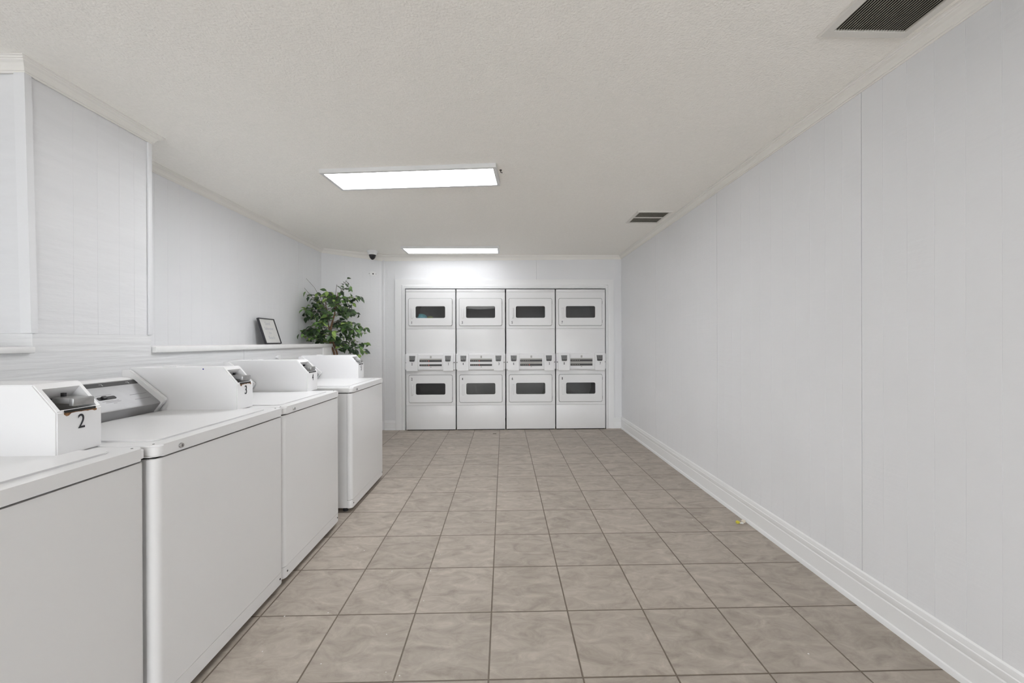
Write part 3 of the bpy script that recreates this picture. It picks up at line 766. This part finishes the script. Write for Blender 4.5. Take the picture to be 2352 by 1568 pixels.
def leaf(p, d, L_, mi):
    d = d.normalized(); s = d.cross(Vector((rnd.uniform(-.4, .4), rnd.uniform(-.4, .4), 1))).normalized(); n = s.cross(d).normalized()
    n = (n * .6 + Vector((rnd.uniform(-.3, .9), rnd.uniform(-1.3, .2), rnd.uniform(-.2, .5)))).normalized(); s = d.cross(n).normalized(); n = s.cross(d)
    prof = [(0, 0, 0), (.16, .17, 0), (.38, .27, .02), (.62, .24, .0), (.84, .11, -.05), (1, 0, -.12)]
    mid = [p + d * (a * L_) + n * (c * L_ - a * a * .10 * L_) for a, b, c in prof]
    if not all(wall_ok(q) for q in (mid[2], mid[-1])): return
    mv = [bmL.verts.new(q) for q in mid]
    for sg in (-1, 1):
        sv = [None] + [bmL.verts.new(mid[i] + s * (sg * prof[i][1] * L_) + n * (.07 * L_)) for i in range(1, 5)] + [None]
        for i in range(5):
            q = [mv[i], mv[i + 1]] + ([sv[i + 1]] if sv[i + 1] else []) + ([sv[i]] if sv[i] else [])
            if sg < 0: q.reverse()
            f = bmL.faces.new(q); f.material_index = mi
def shoot(p0, d0, length, leaves, droop=.55, thick=.004):
    pts = [Vector(p0)]; d = Vector(d0).normalized(); n = 7
    for i in range(n):
        d = (d + Vector((rnd.uniform(-.14, .14), rnd.uniform(-.14, .14), -droop * (i / n) * .45))).normalized()
        q = pts[-1] + d * (length / n)
        if not wall_ok(q):
            d = Vector((abs(d.x) * .4, -abs(d.y) - .2, d.z)).normalized(); q = pts[-1] + d * (length / n)
            if not wall_ok(q): break
        pts.append(q)
    if len(pts) < 3: return
    tube(bmB, [p - O for p in pts], [thick * (1 - .8 * i / (len(pts) - 1)) for i in range(len(pts))], 5)
    side = 1
    for j in range(leaves):
        tt = .30 + .70 * (j + .5) / leaves; x = tt * (len(pts) - 1); i = min(int(x), len(pts) - 2)
        p = pts[i].lerp(pts[i + 1], x - i); dd = (pts[i + 1] - pts[i]).normalized()
        sd_ = dd.cross(Vector((0, 0, 1))).normalized() * side; side = -side
        ld_ = dd * rnd.uniform(.2, .7) + sd_ * rnd.uniform(.4, 1) + Vector((rnd.uniform(-.3, .3), rnd.uniform(-.3, .3), rnd.uniform(-1.0, .45)))
        r_ = rnd.random(); mi = 0 if r_ < .36 else 1 if r_ < .70 else 2 if r_ < .90 else 3
        leaf(p + Vector((rnd.uniform(-.02, .02), rnd.uniform(-.02, .02), rnd.uniform(-.025, .02))), ld_, rnd.uniform(.058, .085), mi)
def stem_at(z, which=0):
    T = trunk if which == 0 else st2
    for a, b in zip(T, T[1:]):
        if a.z <= z <= b.z: return a.lerp(b, (z - a.z) / (b.z - a.z))
    return T[-1]
NB = 52
for k in range(NB):
    zz = 1.10 + .60 * (k / (NB - 1)) ** .9
    a = k * 2.39996
    rad = .42 if zz < 1.45 else .34
    if zz > 1.6: rad = .25
    L_ = rad * rnd.uniform(.75, 1.1)
    elev = rnd.uniform(-.35, .65) if zz < 1.5 else rnd.uniform(.1, .8)
    shoot(stem_at(zz, k % 2 if zz < 1.66 else 0), (math.cos(a), math.sin(a) * .8, elev), L_, int(6 + 9 * L_ / .4), droop=.55 if zz < 1.4 else .4)
for (p, d, L_, n) in (((-1.95, 4.51, 1.70), (.35, -.1, 1), .26, 9), ((-1.95, 4.52, 1.72), (.9, -.2, .8), .24, 9), ((-1.96, 4.50, 1.62), (1, -.1, .6), .32, 11),
                      ((-2.00, 4.49, 1.16), (.8, -.3, -.1), .34, 13), ((-1.99, 4.50, 1.12), (1, -.2, .1), .30, 12), ((-2.0, 4.5, 1.3), (1.0, -.2, .25), .44, 15),
                      ((-2.0, 4.5, 1.36), (1.0, .1, .15), .42, 15), ((-2.05, 4.5, 1.25), (-.6, -.6, .3), .28, 11), ((-2.06, 4.5, 1.42), (-.7, -.5, .5), .26, 10),
                      ((-2.06, 4.5, 1.5), (-.9, -.3, .4), .24, 9), ((-2.0, 4.49, 1.30), (.3, -1, .2), .26, 12), ((-2.04, 4.49, 1.40), (-.2, -1, .2), .24, 12), ((-1.98, 4.49, 1.20), (.5, -.9, 0), .26, 12)):
    shoot(p, d, L_, n, .5)
for pts, r in (([(-2.05, 4.50, 1.50), (-2.08, 4.45, 1.62), (-2.10, 4.42, 1.70), (-2.16, 4.40, 1.82), (-2.25, 4.40, 1.92)], .0035),
               ([(-2.06, 4.5, 1.46), (-2.11, 4.45, 1.58), (-2.16, 4.42, 1.67), (-2.262, 4.38, 1.81)], .0035),
               ([(-1.965, 4.50, 1.62), (-1.955, 4.48, 1.75), (-1.93, 4.46, 1.86)], .003)):
    tube(bmB, [Vector(p) - O for p in pts], [r, r * .9, r * .8, r * .6, r * .5][:len(pts)], 5)
obj('branches', bmB, m_twig, PL)
bmL.transform(Matrix.Translation(-O))
me = bpy.data.meshes.new('foliage'); bmL.to_mesh(me); bmL.free()
for m in m_leafs: me.materials.append(m)
me.shade_smooth(); fo = bpy.data.objects.new('foliage', me); C.objects.link(fo); fo.parent = PL

# ---------------------------------------------------------------- litter on the floor
t = thing('candy_wrapper', 'crumpled yellow and cream wrapper on the floor by the right baseboard', 'wrapper', (1.555, 2.465, 0))
def lump(m, c, e, seed, name):
    rr = random.Random(seed); bm = bmesh.new(); bmesh.ops.create_icosphere(bm, subdivisions=2, radius=1)
    for v in bm.verts:
        q = v.co * rr.uniform(.75, 1.2); v.co = Vector((c[0] + q.x * e[0], c[1] + q.y * e[1], max(.0005, c[2] + q.z * e[2])))
    obj(name, bm, m, t, 20)
lump(m_yellow, (-.026, 0, .008), (.014, .012, .009), 1, 'yellow_end'); lump(m_lint, (-.004, -.006, .004), (.014, .008, .005), 2, 'wrapper_middle'); lump(m_wrap, (.018, .008, .009), (.013, .012, .010), 3, 'cream_end')
bm = bmesh.new()
for q in ((0, 0), (.014, .004), (.028, -.002)): box(bm, q[0], q[0] + .018, q[1], q[1] + .008, 0, .003)
o = obj('debris', bm, m_scrap); o.location = (-.145, 4.93, 0); tag(o, 'dark scrap on the floor in front of the second dryer', 'debris')
rnd = random.Random(5); bm = bmesh.new()
for _ in range(34):
    if _ < 24: x, y = rnd.uniform(-.98, -.35), rnd.uniform(1.15, 2.3)
    else: x, y = rnd.uniform(-.3, 1.4), rnd.uniform(1.3, 4.9)
    s = rnd.uniform(.0015, .0035)
    cyl(bm, (x, y, .0002), s, .0015, 'z', 6, s * .5)
tag(obj('lint_specks', bm, m_lint), 'white lint specks scattered over the floor tiles', 'lint', kind='stuff')
